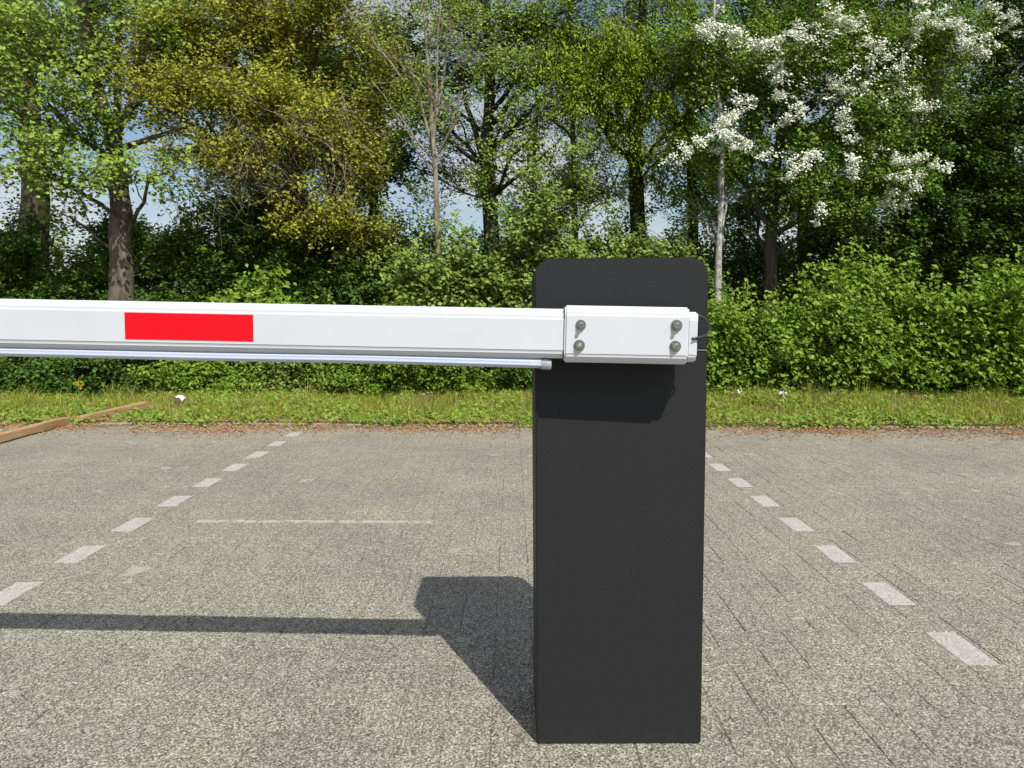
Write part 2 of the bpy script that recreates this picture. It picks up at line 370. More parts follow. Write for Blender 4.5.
t = tree('oak_tree', 'wide oak with olive gold young leaves and bare drooping twigs above the red strip', 'tree', B(300, 11.8),
     [B(300, 11.8), P(298, 200, 11.8), P(290, 120, 11.8), P(280, 40, 11.7), P(270, -80, 11.7)], .17,
     [L(170, 40, 10.8, 1.0, .8, .55, 15, 9), L(240, 20, 10.8, 1.0, .9, .6, 15, 9), L(330, 30, 11.0, 1.0, .9, .7, 15, 9), L(230, 95, 10.4, 1.1, .7, .42, 16, 9),
      L(160, 105, 10.6, .6, .6, .4, 7, 8), L(300, 120, 10.4, .9, .7, .5, 14, 8), L(350, 160, 10.6, .7, .7, .5, 11, 8), L(250, 160, 10.3, .7, .5, .28, 8, 5), L(310, 205, 10.3, .9, .6, .35, 9, 5),
      L(370, 235, 10.6, .4, .5, .35, 6, 6), L(385, 80, 11.2, .5, .6, .7, 9, 8), L(195, 150, 10.3, .5, .4, .3, 5, 6), L(250, -90, 11.2, 2.0, 1.4, .9, 18, 8), L(150, -60, 11.0, 1.3, 1.0, .7, 10, 8)],
     M['lf_gold'], .055, M['bark_brown'], 'trees of the belt behind the verge', dens=1.6, nleaf=26, spread=.06, twig=.48)
# bare hanging oak twigs (part of the oak)
w = Wood(); base = np.array(t.location)
for k in range(120):
    a = P(rng.uniform(170, 350), rng.uniform(90, 190), rng.uniform(9.9, 10.6)) - base; d = np.array([rng.normal() * .35 + .2, rng.normal() * .2, -rng.uniform(.2, .75)])
    e = a + d * rng.uniform(.5, 1.3); p = path(a, e, 6, .35, .12); w.tube(p, np.linspace(.006, .002, 6), 3)
    for q_ in range(3):
        s0 = p[rng.integers(2, 6)]; w.tube(path(s0, s0 + d * .35 + rng.normal(size=3) * .15, 4, .3), (.003, .0025, .002, .0015), 3)
w.build('bare_twigs', M['bark_pale'], t)
t = tree('holly_tree', 'dark evergreen mass under the oak, left of the pale thin trunk', 'tree', B(370, 12.6),
     [B(370, 12.6), P(372, 250, 12.6), P(375, 180, 12.6), P(380, 60, 12.6)], .10,
     [L(370, 150, 12.4, .7, .7, .9, 13, 9), L(360, 250, 12.2, .9, .7, .6, 14, 9), L(395, 60, 12.6, .5, .6, .8, 11, 9), L(280, 240, 12.4, 1.0, .8, .8, 15, 9), L(330, 80, 13, 1.2, .8, .9, 12, 8)],
     M['lf_dark'], .07, M['bark_dark'], 'trees of the belt behind the verge', nleaf=28)
t = tree('young_ash_tree', 'slender pale trunk splitting into many upright bare twigs, left of the dark forked trunk', 'tree', B(441, 9.8),
     [B(441, 9.8), P(438, 240, 9.8), P(434, 160, 9.8), P(428, 80, 9.8), P(420, -20, 9.8)], .048,
     [L(440, 100, 9.8, .5, .4, .6, 7, 4), L(400, 60, 9.8, .4, .4, .6, 6, 4), L(440, 20, 9.8, .7, .5, .5, 9, 6), L(470, 60, 9.8, .35, .35, .5, 5, 4), L(430,-60, 9.8, .8, .6, .4, 9, 6)],
     M['lf_light'], .045, M['bark_pale'], 'trees of the belt behind the verge', dens=1.1, nleaf=9, twig=.4, r1=.3,
     stems=[((P(434, 160, 9.8), P(405, 40, 9.7)), .022), ((P(434, 150, 9.8), P(452, 20, 9.9)), .022), ((P(435, 165, 9.8), P(478, 70, 9.9)), .016), ((P(434, 158, 9.8), P(375, 85, 9.7)), .014), ((P(436, 175, 9.8), P(395, 115, 9.6)), .011),
            ((P(433, 140, 9.8), P(440, -10, 9.7)), .02), ((P(440, 150, 9.8), P(462, 90, 9.6)), .012), ((P(402, 80, 9.7), P(340, 0, 9.6)), .014)])
t = tree('ivy_clad_tree', 'dark forked trunk standing against the brightest gap of sky', 'tree', B(492, 11.2),
     [B(492, 11.2), P(489, 215, 11.2), P(484, 150, 11.2), P(488, 90, 11.2), P(484, 20, 11.2), P(480, -80, 11.2)], .125,
     [L(470, 30, 11.2, .9, .7, .45, 12, 8), L(520, 40, 11.4, .8, .6, .35, 9, 7), L(560, 15, 11.2, .8, .7, .4, 10, 8), L(500, 80, 11.0, .6, .5, .3, 7, 6), L(455, 70, 11.5, .5, .5, .3, 7, 7), L(600, 50, 11.6, .6, .5, .35, 8, 7), L(450, -20, 11.4, 1.0, .9, .4, 11, 8), L(415, 110, 10.8, .35, .3, .35, 5, 5), L(535, 105, 10.7, .4, .3, .25, 4, 5), L(520, 150, 10.6, .45, .3, .25, 4, 4), L(520, -70, 11.2, 1.7, 1.3, .7, 15, 8), L(486, 175, 11.15, .16, .16, .5, 7, 4), L(430, 120, 11.6, .4, .4, .5, 5, 4)],
     M['lf_light'], .055, M['bark_dark'], 'trees of the belt behind the verge', nleaf=20,
     stems=[((P(486, 120, 11.2), P(528, 62, 11.2)), .05), ((P(484, 160, 11.2), P(455, 60, 11.3)), .05), ((P(490, 200, 11.2), P(548, 150, 11)), .035), ((P(480, 130, 11.2), P(450, 105, 11.2)), .03), ((P(492, 150, 11.2), P(512, 100, 11.2)), .02)])
t = tree('slim_ash_tree', 'thin upright trunk in the sky gap, right of the dark forked trunk', 'tree', B(577, 11.6),
     [B(577, 11.6), P(575, 240, 11.6), P(573, 150, 11.6), P(570, 70, 11.6), P(568, -60, 11.6)], .06,
     [L(575, 95, 11.6, .35, .4, .35, 6, 5), L(600, 60, 11.4, .5, .5, .35, 8, 6), L(560, 175, 11.5, .5, .4, .25, 6, 4), L(600, 190, 11.5, .4, .4, .35, 6, 5), L(545, 115, 11.6, .3, .3, .35, 4, 3), L(575, -60, 11.6, .8, .8, .5, 9, 7)],
     M['lf_light'], .05, M['bark_mid'], 'trees of the belt behind the verge', nleaf=16)
t = tree('weeping_birch_tree', 'birch with yellow green foliage hanging in curtains above the black cabinet', 'tree', B(640, 11.4),
     [B(640, 11.4), P(637, 210, 11.4), P(634, 130, 11.4), P(640, 60, 11.4), P(650, -80, 11.4)], .13,
     [L(610, 40, 10.6, .55, .5, .4, 9, 8), L(660, 40, 10.6, .6, .5, .5, 11, 9), L(700, 60, 10.7, .5, .5, .5, 9, 8), L(650, 100, 10.7, .5, .4, .4, 9, 8), L(600, 75, 10.6, .35, .3, .25, 5, 7), L(565, 80, 10.7, .4, .4, .28, 6, 7), L(545, 50, 10.7, .4, .4, .25, 5, 7), L(610, 110, 10.9, .3, .3, .25, 4, 6), L(690, 110, 10.8, .4, .4, .4, 7, 7), L(560, 30, 10.9, .5, .4, .4, 6, 6),
      L(650, -50, 11, 1.4, 1.0, .6, 16, 8), L(645, 170, 11.2, .5, .4, .4, 6, 5)],
     M['lf_yel'], .042, M['bark_dark'], 'trees of the belt behind the verge', nleaf=26, twig=.6, spread=.035, droop=.85, up=.2)
t = tree('white_birch_tree', 'thin white birch stem just right of the black cabinet', 'tree', B(717, 9.7),
     [B(717, 9.7), P(719, 250, 9.7), P(721, 190, 9.7), P(722, 120, 9.7), P(712, 60, 10.6), P(716, -40, 10.9)], .045,
     [L(735, 190, 10.3, .35, .3, .3, 5, 4), L(715, 60, 10.3, .4, .35, .5, 8, 6), L(722, 150, 10.2, .4, .3, .3, 6, 6), L(700, 215, 10.4, .3, .3, .3, 4, 4)],
     M['lf_mid'], .045, M['bark_birch'], 'trees of the belt behind the verge', nleaf=18)
haw = tree('hawthorn_tree', 'hawthorn covered in white blossom to the right of the cabinet', 'tree', B(772, 10.4),
     [B(772, 10.4), P(770, 240, 10.4), P(774, 180, 10.4), P(780, 120, 10.3), P(800, 50, 10.2), P(820, -40, 10.2)], .085,
     [L(760, 80, 10.0, .8, .6, .5, 15, 9), L(830, 50, 9.9, .8, .6, .6, 16, 9), L(900, 80, 9.9, .8, .6, .5, 15, 9), L(850, 130, 9.8, .7, .6, .45, 14, 9), L(800, 190, 9.9, .6, .5, .4, 9, 8), L(890, 180, 9.7, .45, .4, .3, 8, 8), L(720, 150, 9.9, .5, .4, .22, 7, 7), L(755, 120, 10.5, .4, .4, .35, 6, 7), L(745, 205, 10.8, .5, .4, .4, 6, 7),
      L(850, 215, 9.7, .4, .35, .25, 6, 8), L(950, 40, 10, .6, .6, .4, 9, 8), L(700, 40, 10, .5, .4, .25, 6, 6), L(880, -50, 10.2, 1.4, 1.1, .6, 15, 8)],
     M['lf_haw'], .05, M['bark_mid'], 'trees of the belt behind the verge', nleaf=26, stems=[((P(778, 140, 10.3), P(850, 60, 10)), .045), ((P(775, 170, 10.3), P(720, 140, 10)), .03)])
# blossom sprays
sprays = [[(699, 29), (738, 39), (765, 47), (796, 29), (827, 37)], [(671, 156), (699, 145), (722, 129), (749, 148)], [(722, 129), (726, 116), (716, 150)], [(831, 0), (843, 23), (859, 31)],
          [(913, 8), (953, 23), (991, 47)], [(960, 35), (984, 62)], [(827, 78), (851, 94), (874, 86)], [(843, 109), (847, 137)], [(851, 156), (855, 176)], [(890, 156), (921, 160), (946, 172)],
          [(894, 172), (898, 195), (890, 207)], [(903, 180), (921, 191)], [(816, 152), (800, 165), (788, 176)], [(824, 207), (822, 222)], [(992, 0), (1015, 27)], [(890, 78), (913, 105), (926, 110)], [(738, 95), (750, 108)],
          [(770, 60), (785, 75), (776, 100)], [(860, 40), (890, 55), (905, 70)], [(780, 120), (800, 112)], [(930, 20), (915, 40)], [(760, 155), (775, 158)], [(695, 28), (720, 26)], [(868, 70), (880, 62)]]
bc = []; base = np.array(haw.location)
for s_ in sprays:
    Y = rng.uniform(9.1, 9.45); pts = np.array([P(x, y, Y + rng.normal() * .08) for x, y in s_]) - base
    for a, b_ in zip(pts[:-1], pts[1:]):
        n = max(2, int(np.linalg.norm(b_ - a) / .030))
        for k in range(n):
            q_ = a + (b_ - a) * (k + rng.uniform()) / n + rng.normal(size=3) * (.055, .09, .05)
            
            bc.append(q_ + rng.normal(size=(int(rng.integers(18, 46)), 3)) * (.031, .031, .024))
for (c, r, ns, nt) in [L(790, 75, 9.5, .85, .5, .5, 28, 0), L(870, 90, 9.4, .85, .5, .6, 40, 0), L(940, 40, 9.8, .5, .5, .4, 20, 0), L(850, 160, 9.5, .7, .4, .3, 28, 0), L(730, 110, 9.8, .4, .3, .4, 16, 0)]:
    for q_ in in_ell(ns, c, r, .2): bc.append(q_ - base + rng.normal(size=(int(rng.integers(5, 24)), 3)) * (.035, .035, .025))
bc = np.concatenate(bc); leaves_obj('blossom', bc, .030, M['blossom'], haw, up=.2, face=(.7, -1.2, .8), aspect=.95)
t = tree('leaning_maple_tree', 'brown trunk rising behind the white blossom at the right', 'tree', B(920, 11.8),
     [B(920, 11.8), P(925, 230, 11.8), P(925, 150, 11.8), P(938, 90, 11.8), P(932, 0, 11.8), P(930, -80, 11.8)], .17,
     [L(850, 20, 11.8, 1.0, .8, .8, 10, 8), L(940, -20, 12, 1.2, 1.0, .8, 12, 8), L(790, 20, 12, 1.0, .8, .6, 10, 8), L(880, 150, 12.2, .8, .6, .6, 9, 7), L(880, -100, 11.8, 1.8, 1.3, .8, 13, 8)],
     M['lf_mid'], .07, M['bark_brown'], 'trees of the belt behind the verge', nleaf=24)
t = tree('hornbeam_tree', 'dense dark green tree filling the right edge', 'tree', B(1010, 11.2),
     [B(1010, 11.2), P(1010, 240, 11.2), P(1008, 130, 11.2), P(1000, 0, 11.2)], .15,
     [L(960, 170, 10.8, .8, .7, .7, 18, 10), L(1010, 120, 10.8, 1.0, .8, .7, 18, 10), L(960, 240, 10.8, 1.0, .7, .5, 17, 10), L(1030, 210, 10.6, .9, .7, .8, 17, 10), L(890, 250, 11, .7, .6, .5, 12, 9), L(1040, 30, 11, 1.0, .9, .7, 14, 9), L(1000, -80, 11, 1.7, 1.3, .8, 14, 8), L(1120, 130, 11, 1.2, 1, 1.8, 16, 9)],
     M['lf_dark'], .07, M['bark_mid'], 'trees of the belt behind the verge', nleaf=28, up=.9)
# farther belt, seen through the gaps
far = [(-90, 15.5, 0, .0), (120, 15.8, 1, .2), (235, 15.2, 0, .2), (330, 16, 1, .1), (690, 15.5, 0, .1), (800, 15.6, 1, .1), (900, 15.4, 0, .1), (1060, 15.3, 1, .1)]
desc = {-90: 'shaded tree in the rear row beyond the left frame edge', 120: 'shaded tree in the rear row directly behind the sturdy brown trunk', 235: 'shaded tree in the rear row behind the left half of the oak', 330: 'shaded tree in the rear row behind the right half of the oak',
        690: 'shaded tree in the rear row behind the white birch stem', 800: 'shaded tree in the rear row behind the hawthorn', 900: 'shaded tree in the rear row behind the leaning maple', 1060: 'shaded tree in the rear row beyond the right frame edge'}
for (px, Y, kk, j) in far:
    gapy = 215 if px in (120,) else 140
    lb = [L(px - 40, 20, Y, 1.5, 1.0, 1.3, 13, 8), L(px + 50, 80, Y, 1.3, 1.0, .8, 10, 7), L(px, -90, Y, 2.2, 1.4, 1.2, 13, 8), L(px + 20, 270, Y, 1.7, .9, 1.0, 20, 8)]
    if px != 120: lb.append(L(px + 10, 170, Y, 1.4, .9, 1.0, 14, 8))
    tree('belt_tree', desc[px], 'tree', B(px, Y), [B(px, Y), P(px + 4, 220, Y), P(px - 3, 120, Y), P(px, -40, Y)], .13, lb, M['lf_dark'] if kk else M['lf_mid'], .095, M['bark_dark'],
         'trees of the rear row', nleaf=20, twig=.5, spread=.09, twigwood=False)

tree('young_alder_tree', 'wispy thin-leaved young tree behind the dark forked trunk in the sky gap', 'tree', B(535, 13.4), [B(535, 13.4), P(532, 200, 13.4), P(538, 110, 13.4), P(530, 0, 13.4)], .05,
     [L(525, 130, 13.4, .8, .6, .8, 9, 5), L(465, 150, 13.5, .6, .5, .8, 7, 5), L(420, 170, 13.4, .5, .5, .7, 6, 5), L(600, 150, 13.4, .8, .6, .7, 8, 5), L(550, 190, 13.2, 1.2, .6, .4, 9, 5), L(560, 60, 13.4, 1.0, .6, .6, 10, 6)],
     M['lf_light'], .06, M['bark_mid'], 'trees of the rear row', nleaf=15, twig=.5, spread=.09, dens=2.2)
# ================================================================== SHRUBS
def shrub(name, label, px, Y, w_, h, leaf, size, n=18, nt=8, nleaf=24, group='shrubs along the verge', py_top=None, dx=0, spread=.045, twig=.3, up=.6, depth=.55, bark='bark_mid', dens=1.35):
    b0 = B(px, Y); lobes = []; stems = []
    k = max(3, int(w_ / .45))
    for q_ in range(k):
        x = b0[0] + (q_ + .5) / k * w_ - w_ / 2 + rng.normal() * .06; hh = h * rng.uniform(.55, 1.12) * (1 - .25 * abs((q_ + .5) / k - .5) * 2)
        top = np.array([x, Y + rng.normal() * .12, b0[2] + hh * .62])
        lobes.append((top, (w_ / k * .85, depth * rng.uniform(.8, 1.1), hh * .44), n, nt))
        lobes.append((np.array([x, Y - .1, b0[2] + hh * .24]), (w_ / k * .75, depth * .8, hh * .26), max(4, n // 2), nt))
        stems.append(((b0 + np.array([(x - b0[0]) * .3, 0, 0]), np.array([x, Y, b0[2] + hh * .6])), .014))
    return tree(name, label, 'shrub', b0, [b0, b0 + np.array([0, 0, h * .3]), b0 + np.array([.03, 0, h * .6])], .022, lobes, leaf, size, M[bark], group, nleaf=nleaf, twig=twig, spread=spread, stems=stems, up=up, parts=('stem', 'foliage'), dens=dens)
shrub('hazel_shrub', 'bright green shrub right beside the cabinet', 745, 8.9, 1.0, 1.15, M['lf_bright'], .06, 13, 7, twig=.42, spread=.05, dens=1.05)
shrub('hazel_shrub', 'tall bright shrub under the lowest white blossom', 835, 8.7, 1.1, 1.65, M['lf_bright'], .065, 14, 7, twig=.42, spread=.05, dens=1.05)
shrub('hazel_shrub', 'bright leafy shrub under the dark tree, second from the right edge', 920, 8.75, 1.0, 1.3, M['lf_bright'], .07, 14, 7, twig=.42, spread=.05, dens=1.05)
shrub('hazel_shrub', 'bright large-leaved shrub at the right edge', 1005, 8.5, .9, 1.6, M['lf_bright'], .08, 14, 7, twig=.42, spread=.05, dens=1.05)
shrub('hazel_shrub', 'large-leaved shrub standing partly beyond the right edge', 1090, 8.5, 1.0, 1.5, M['lf_bright'], .08, 11, 7, twig=.42, spread=.05, dens=1.05)
shrub('elder_shrub', 'tall blue green elder around the base of the pale thin trunk', 455, 9.6, 1.3, 2.6, M['lf_elder'], .07, 12, 8, up=.8)
shrub('elder_shrub', 'tall elder with rounded crown just left of the cabinet top', 560, 9.9, 1.7, 3.1, M['lf_elder'], .07, 14, 8, up=.8)
shrub('elder_shrub', 'airy elder reaching up the sky gap between pale trunk and dark forked trunk', 418, 10.9, 1.3, 3.3, M['lf_elder'], .06, 9, 7, up=.8)
shrub('elder_shrub', 'airy elder reaching up the sky gap right of the dark forked trunk', 530, 11.0, 1.3, 3.5, M['lf_elder'], .06, 9, 7, up=.8)
shrub('elder_shrub', 'elder rising behind the top of the cabinet', 660, 10.1, 1.5, 3.1, M['lf_elder'], .065, 12, 8, up=.8)
shrub('maple_sapling', 'small bright sapling rising above the boom right of the red strip', 215, 9.3, .45, 1.55, M['lf_bright'], .08, 6, 5, dens=.8, nleaf=14, spread=.07)
shrub('maple_sapling', 'wider bright sapling above the boom, between the small sapling and the pale trunk', 272, 9.4, .75, 1.45, M['lf_bright'], .075, 8, 6, dens=.8, nleaf=14, spread=.07)
shrub('maple_sapling', 'low bright sapling above the boom near the pale thin trunk', 415, 9.5, .6, 1.2, M['lf_bright'], .065, 7, 6, dens=.8, nleaf=14)
for i_, (px, lab) in enumerate([(-70, 'dark undergrowth bush beyond the left frame edge'), (40, 'dark undergrowth bush left of the sturdy brown trunk'), (150, 'dark undergrowth bush right of the sturdy brown trunk'), (255, 'dark undergrowth bush behind the two bright saplings'), (350, 'dark undergrowth bush below the right end of the oak')]):
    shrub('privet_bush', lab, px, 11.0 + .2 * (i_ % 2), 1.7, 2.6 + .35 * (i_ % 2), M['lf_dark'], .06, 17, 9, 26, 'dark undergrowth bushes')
for i_, (px, lab) in enumerate([(465, 'shaded bush behind the elder at the pale thin trunk'), (600, 'shaded bush behind the two elders by the cabinet'), (705, 'shaded bush behind the white birch stem'), (810, 'shaded bush behind the hawthorn trunk'), (915, 'shaded bush at the foot of the leaning brown trunk'), (1010, 'shaded bush at the foot of the dense dark tree')]):
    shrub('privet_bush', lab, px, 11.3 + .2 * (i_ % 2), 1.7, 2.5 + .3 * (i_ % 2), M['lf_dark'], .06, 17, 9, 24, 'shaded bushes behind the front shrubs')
low = [(25, .8, 'lf_dark', 'low weedy bush under the boom at the left edge'), (110, .85, 'lf_dark', 'low weedy bush under the boom left end of the red strip'), (205, 1.0, 'lf_bright', 'low bright bush under the boom below the red strip'),
       (290, .95, 'lf_elder', 'low bush under the boom, right of the brightest low one'), (375, .85, 'lf_mid', 'low nettle bush under the middle of the boom'), (455, .9, 'lf_mid', 'low nettle bush under the boom, second from the cabinet'), (520, .95, 'lf_dark', 'low nettle bush touching the left edge of the cabinet')]
for px, h, mm, lab in low:
    shrub('low_bush', lab, px, 8.55 + rng.uniform(-.15, .25), 1.1, h * .9, M[mm], .045, 11, 8, 24, 'low bushes below the boom', spread=.035, twig=.22, depth=.4)

# ================================================================== GRASS, WEEDS, LITTER
def field(n, x0, x1, d0, d1, dens=None):
    x = rng.uniform(x0, x1, n); d = rng.uniform(d0, d1, n); y = kerbY(x) + .07 + d
    if dens is not None:
        k = rng.uniform(size=n) < dens(x, y, d); x, y, d = x[k], y[k], d[k]
    return np.stack([x, y, vergeZ(x, y)], 1), d
def patchy(x, y, s=1.0, ph=0): return .5 + .25 * (np.sin(x * 1.7 * s + ph) + np.sin(x * .9 * s + y * 2.3 * s + ph * 2) * np.cos(y * 1.1 * s + x * 3.1 * s))
def blades(name, pos, h, wd, m, lean=.35):
    n = len(pos); hh = h * rng.uniform(.45, 1.25, n); an = rng.uniform(0, 2 * math.pi, n); side = np.stack([np.cos(an), np.sin(an), an * 0], 1) * (wd * rng.uniform(.7, 1.3, n))[:, None]
    ln = rng.normal(size=(n, 3)) * lean; ln[:, 2] = 1; ln /= np.linalg.norm(ln, axis=1, keepdims=True)
    mid = pos + ln * (hh * .55)[:, None]; l2 = ln + rng.normal(size=(n, 3)) * .35; tip = mid + l2 / np.linalg.norm(l2, axis=1, keepdims=True) * (hh * .5)[:, None]
    V = np.stack([pos - side, pos + side, mid + side * .8, mid - side * .8, tip], 1).reshape(-1, 3); b0 = np.arange(n) * 5
    q_ = np.stack([b0, b0 + 1, b0 + 2, b0 + 3], 1); t_ = np.stack([b0 + 3, b0 + 2, b0 + 4], 1)
    return link(name, np_mesh(name, V, q_, t_), m)
pos, d = field(230000, -7, 7, -.10, 3.2, lambda x, y, d: .25 + .75 * patchy(x, y) * np.clip(d * 3 + .35, 0, 1))
h = .045 + .05 * patchy(pos[:, 0], pos[:, 1], .8, 2) + .03 * np.clip(d - 1.2, 0, 1.5)
tag(blades('grass', pos, h, .0028, M['grass']), 'sunlit rough grass on the verge between kerb and shrubs', 'grass', kind='stuff')
# taller tufts and seed stalks
tp_, d = field(420, -7, 7, .05, 3.0, lambda x, y, d: patchy(x, y, 2.0, 3))
pos = np.concatenate([c + rng.normal(size=(46, 3)) * (.035, .035, 0) for c in tp_])
tag(blades('tall_tufts', pos, np.repeat(rng.uniform(.10, .24, len(tp_)), 46), .0026, M['grass'], .45), 'taller grass tufts standing out of the verge', 'grass tufts', kind='stuff')
# weeds with broad leaves
cl, dd = field(4200, -7, 7, -.13, 2.6, lambda x, y, d: np.where(d < .35, 1.5, .35) * (patchy(x, y, 1.4, 1) + .1))
pts = np.concatenate([c + rng.normal(size=(18, 3)) * (.06, .055, .025) + np.array([0, 0, .045]) for c in cl])
pts[:, 2] = np.maximum(pts[:, 2], .01)
o = leaves_obj('weeds', pts, .042, M['weed'], None, up=1.0, aspect=.6); tag(o, 'low broad-leaved weeds mixed into the grass along the kerb', 'weeds', kind='stuff')
# dead leaves and rusty seed litter along the kerb
n = 42000; x = rng.uniform(-7, 7, n); y = kerbY(x) - np.abs(rng.normal(size=n)) * (.17 + .16 * patchy(x, x * 0, 1.2) + .02 * np.clip(x, 0, 4)) + .09
k = rng.uniform(size=n) < patchy(x, y * .3, 2.3, 4) * 1.1; x, y = x[k], y[k]
z = np.where(y > kerbY(x) - .01, .034, .004) + np.abs(rng.normal(size=len(x))) * .004
o = leaves_obj('dry_litter', np.stack([x, y, z], 1), .026, M['debris'], None, up=3.0, aspect=.5); tag(o, 'rusty brown dry leaf litter strewn along the kerb', 'leaf litter', kind='stuff')
n = 2600; x = rng.uniform(-6, 6, n); d = rng.uniform(.1, 2.6, n); y = kerbY(x) + d; k = patchy(x, y, .9, 5) > .55; x, y = x[k], y[k]
o = leaves_obj('dead_leaves', np.stack([x, y, vergeZ(x, y) + rng.uniform(.01, .05, len(x))], 1), .04, M['debris'], None, up=2, aspect=.6); tag(o, 'scattered tan dead leaves lying in the grass', 'dead leaves', kind='stuff')

# yellow flower
def ground_pt(px, Y): p = P(px, 400, Y); return np.array([p[0], Y, float(vergeZ(np.array(p[0]), np.array(float(Y))))])
g0 = ground_pt(79, 7.35); fl = empty('yellow_flower', tuple(g0)); tag(fl, 'tall yellow flowering weed behind the wooden beams', 'flower')
w = Wood(); w.tube([(0, 0, 0), (.005, 0, .12), (0, .01, .25)], (.004, .003, .002), 5)
for k in range(5): w.tube([(0, 0, .14 + .02 * k), (.03 * math.cos(k * 2.1), .03 * math.sin(k * 2.1), .22 + .015 * k)], (.002, .001), 4)
w.build('stem', M['weed'], fl)
fc = np.concatenate([np.array([.03 * math.cos(k * 2.1), .03 * math.sin(k * 2.1), .23 + .015 * k]) + rng.normal(size=(16, 3)) * .011 for k in range(5)])
leaves_obj('petals', fc, .012, M['yellow'], fl, up=.6)
# scraps of litter
def scrap(px, Y, s, label, seed):
    g0 = ground_pt(px, Y); r_ = random.Random(seed); bm = bmesh.new(); n = 5; vs = []
    for i in range(n):
        for j in range(n):
            vs.append(bm.verts.new(((i / (n - 1) - .5) * s * (1 + .2 * r_.random()), (j / (n - 1) - .5) * s * .7, .055 + r_.uniform(0, .035) + .02 * math.sin(i * 1.7 + j))))
    for i in range(n - 1):
        for j in range(n - 1): bm.faces.new((vs[i * n + j], vs[(i + 1) * n + j], vs[(i + 1) * n + j + 1], vs[i * n + j + 1]))
    o = obj('paper_scrap', bm, M['paper']); o.location = g0; o.rotation_euler = (.3, .1, seed)
    sol = o.modifiers.new('thickness', 'SOLIDIFY'); sol.thickness = .002
    tag(o, label, 'litter', 'white scraps of litter in the grass')
scrap(177, 7.55, .085, 'crumpled white scrap in the grass right of the wooden beams', 1)
scrap(738, 8.0, .05, 'small white scrap in the grass just right of the cabinet', 2)
scrap(784, 7.8, .07, 'pale scrap in the grass below the bright shrub, farther right of the cabinet', 3)

# ================================================================== WOODEN BEAMS
def beam(a, b_, wd, ht, label):
    a = Vector(a); b_ = Vector(b_); d = b_ - a; bm = bmesh.new(); n = 12
    rings = []
    for k in range(n + 1):
        y = d.length * k / n; wob = .004 * math.sin(k * 1.3)
        rings.append([bm.verts.new(p) for p in ((-wd / 2 + wob, y, 0), (wd / 2 + wob, y, 0), (wd / 2 + wob, y, ht + wob * .5), (-wd / 2 + wob, y, ht + wob * .5))])
    for r0, r1 in zip(rings[:-1], rings[1:]):
        for j in range(4): bm.faces.new((r0[j], r0[(j + 1) % 4], r1[(j + 1) % 4], r1[j]))
    bm.faces.new(rings[0][::-1]); bm.faces.new(rings[-1]); bmesh.ops.recalc_face_normals(bm, faces=bm.faces[:])
    bmesh.ops.bevel(bm, geom=[e for e in bm.edges if e.calc_face_angle(0) > 1], offset=.006, segments=2, affect='EDGES')
    o = obj('wooden_beam', bm, M['wood']); o.location = a; o.rotation_euler = d.to_track_quat('Y', 'Z').to_euler()
    tag(o, label, 'beam', 'timber beams lying at the left')
beam((-3.70, 4.3, .004), (-3.76, 6.42, .008), .075, .06, 'nearer brown timber beam on the paving, its end at the kerb')
beam((-3.69, 6.50, -.008), (-3.47, 7.25, .035), .085, .07, 'farther brown timber beam sunk in the grass beyond the first one')

# ================================================================== BARRIER
bar = empty('barrier_gate', (0.235, 1.6165, 0)); tag(bar, 'charcoal boom barrier cabinet with a white boom carrying a red strip', 'barrier')
OX, OY = .235, 1.6165
W, H, D, RC, SEAM = .364, 1.062, .255, .038, .869
x0 = .0550 - OX; x1 = x0 + W - .002; LEAN = R(.42)
def lean(bm):  # cabinet stands a touch out of plumb
    bmesh.ops.rotate(bm, cent=(0, 0, 0), matrix=Matrix.Rotation(-LEAN, 3, 'Y'), verts=bm.verts[:])
def extr(prof, depth, y=0.0, bev=.0022):
    bm = bmesh.new(); f = [bm.verts.new((x, y, z)) for x, z in prof]; b_ = [bm.verts.new((x, y + depth, z)) for x, z in prof]; n = len(prof)
    ff = bm.faces.new(f); bf = bm.faces.new(b_[::-1])
    for i in range(n): bm.faces.new((f[i], b_[i], b_[(i + 1) % n], f[(i + 1) % n]))
    bmesh.ops.recalc_face_normals(bm, faces=bm.faces[:])
    if bev:
        ed = [e for e in bm.edges if (abs(e.verts[0].co.y - e.verts[1].co.y) < 1e-6)] + [e for e in bm.edges if abs(e.verts[0].co.y - e.verts[1].co.y) > 1e-6 and e.calc_face_angle(0) > 1]
        bmesh.ops.bevel(bm, geom=ed, offset=bev, segments=2, affect='EDGES')
    return bm
bm = extr([(x0, 0), (x1, 0), (x1, SEAM - .001), (x0, SEAM - .001)], D); lean(bm); obj('cabinet_body', bm, M['black'], bar)
prof = [(x0, SEAM + .001), (x1, SEAM + .001)]
for k in range(13): a = k / 12 * math.pi / 2; prof.append((x1 - RC + RC * math.cos(a), H - RC + RC * math.sin(a)))
for k in range(13): a = math.pi / 2 + k / 12 * math.pi / 2; prof.append((x0 + RC + RC * math.cos(a), H - RC + RC * math.sin(a)))
bm = extr(prof, D); lean(bm); hood = obj('hood', bm, M['black'], bar)
bm = extr([(x0 + .001, SEAM - .003), (x1 - .001, SEAM - .003), (x1 - .001, SEAM + .003), (x0 + .001, SEAM + .003)], D - .004, .0013, 0)
bm2 = extr([(x0 + .002, SEAM - .0009), (x1 - .002, SEAM - .0009), (x1 - .002, SEAM + .0009), (x0 + .002, SEAM + .0009)], D + .0012, -.0006, 0); bm.free(); lean(bm2)
obj('seam_strip', bm2, M['alu'], bar)
# boom frame of reference: pivot, slightly raised towards the free end
BZ = .9045
Mb = Matrix.Translation((0, 0, BZ)) @ Matrix.Rotation(R(-1.5), 4, 'Z') @ Matrix.Rotation(R(1.05), 4, 'Y')
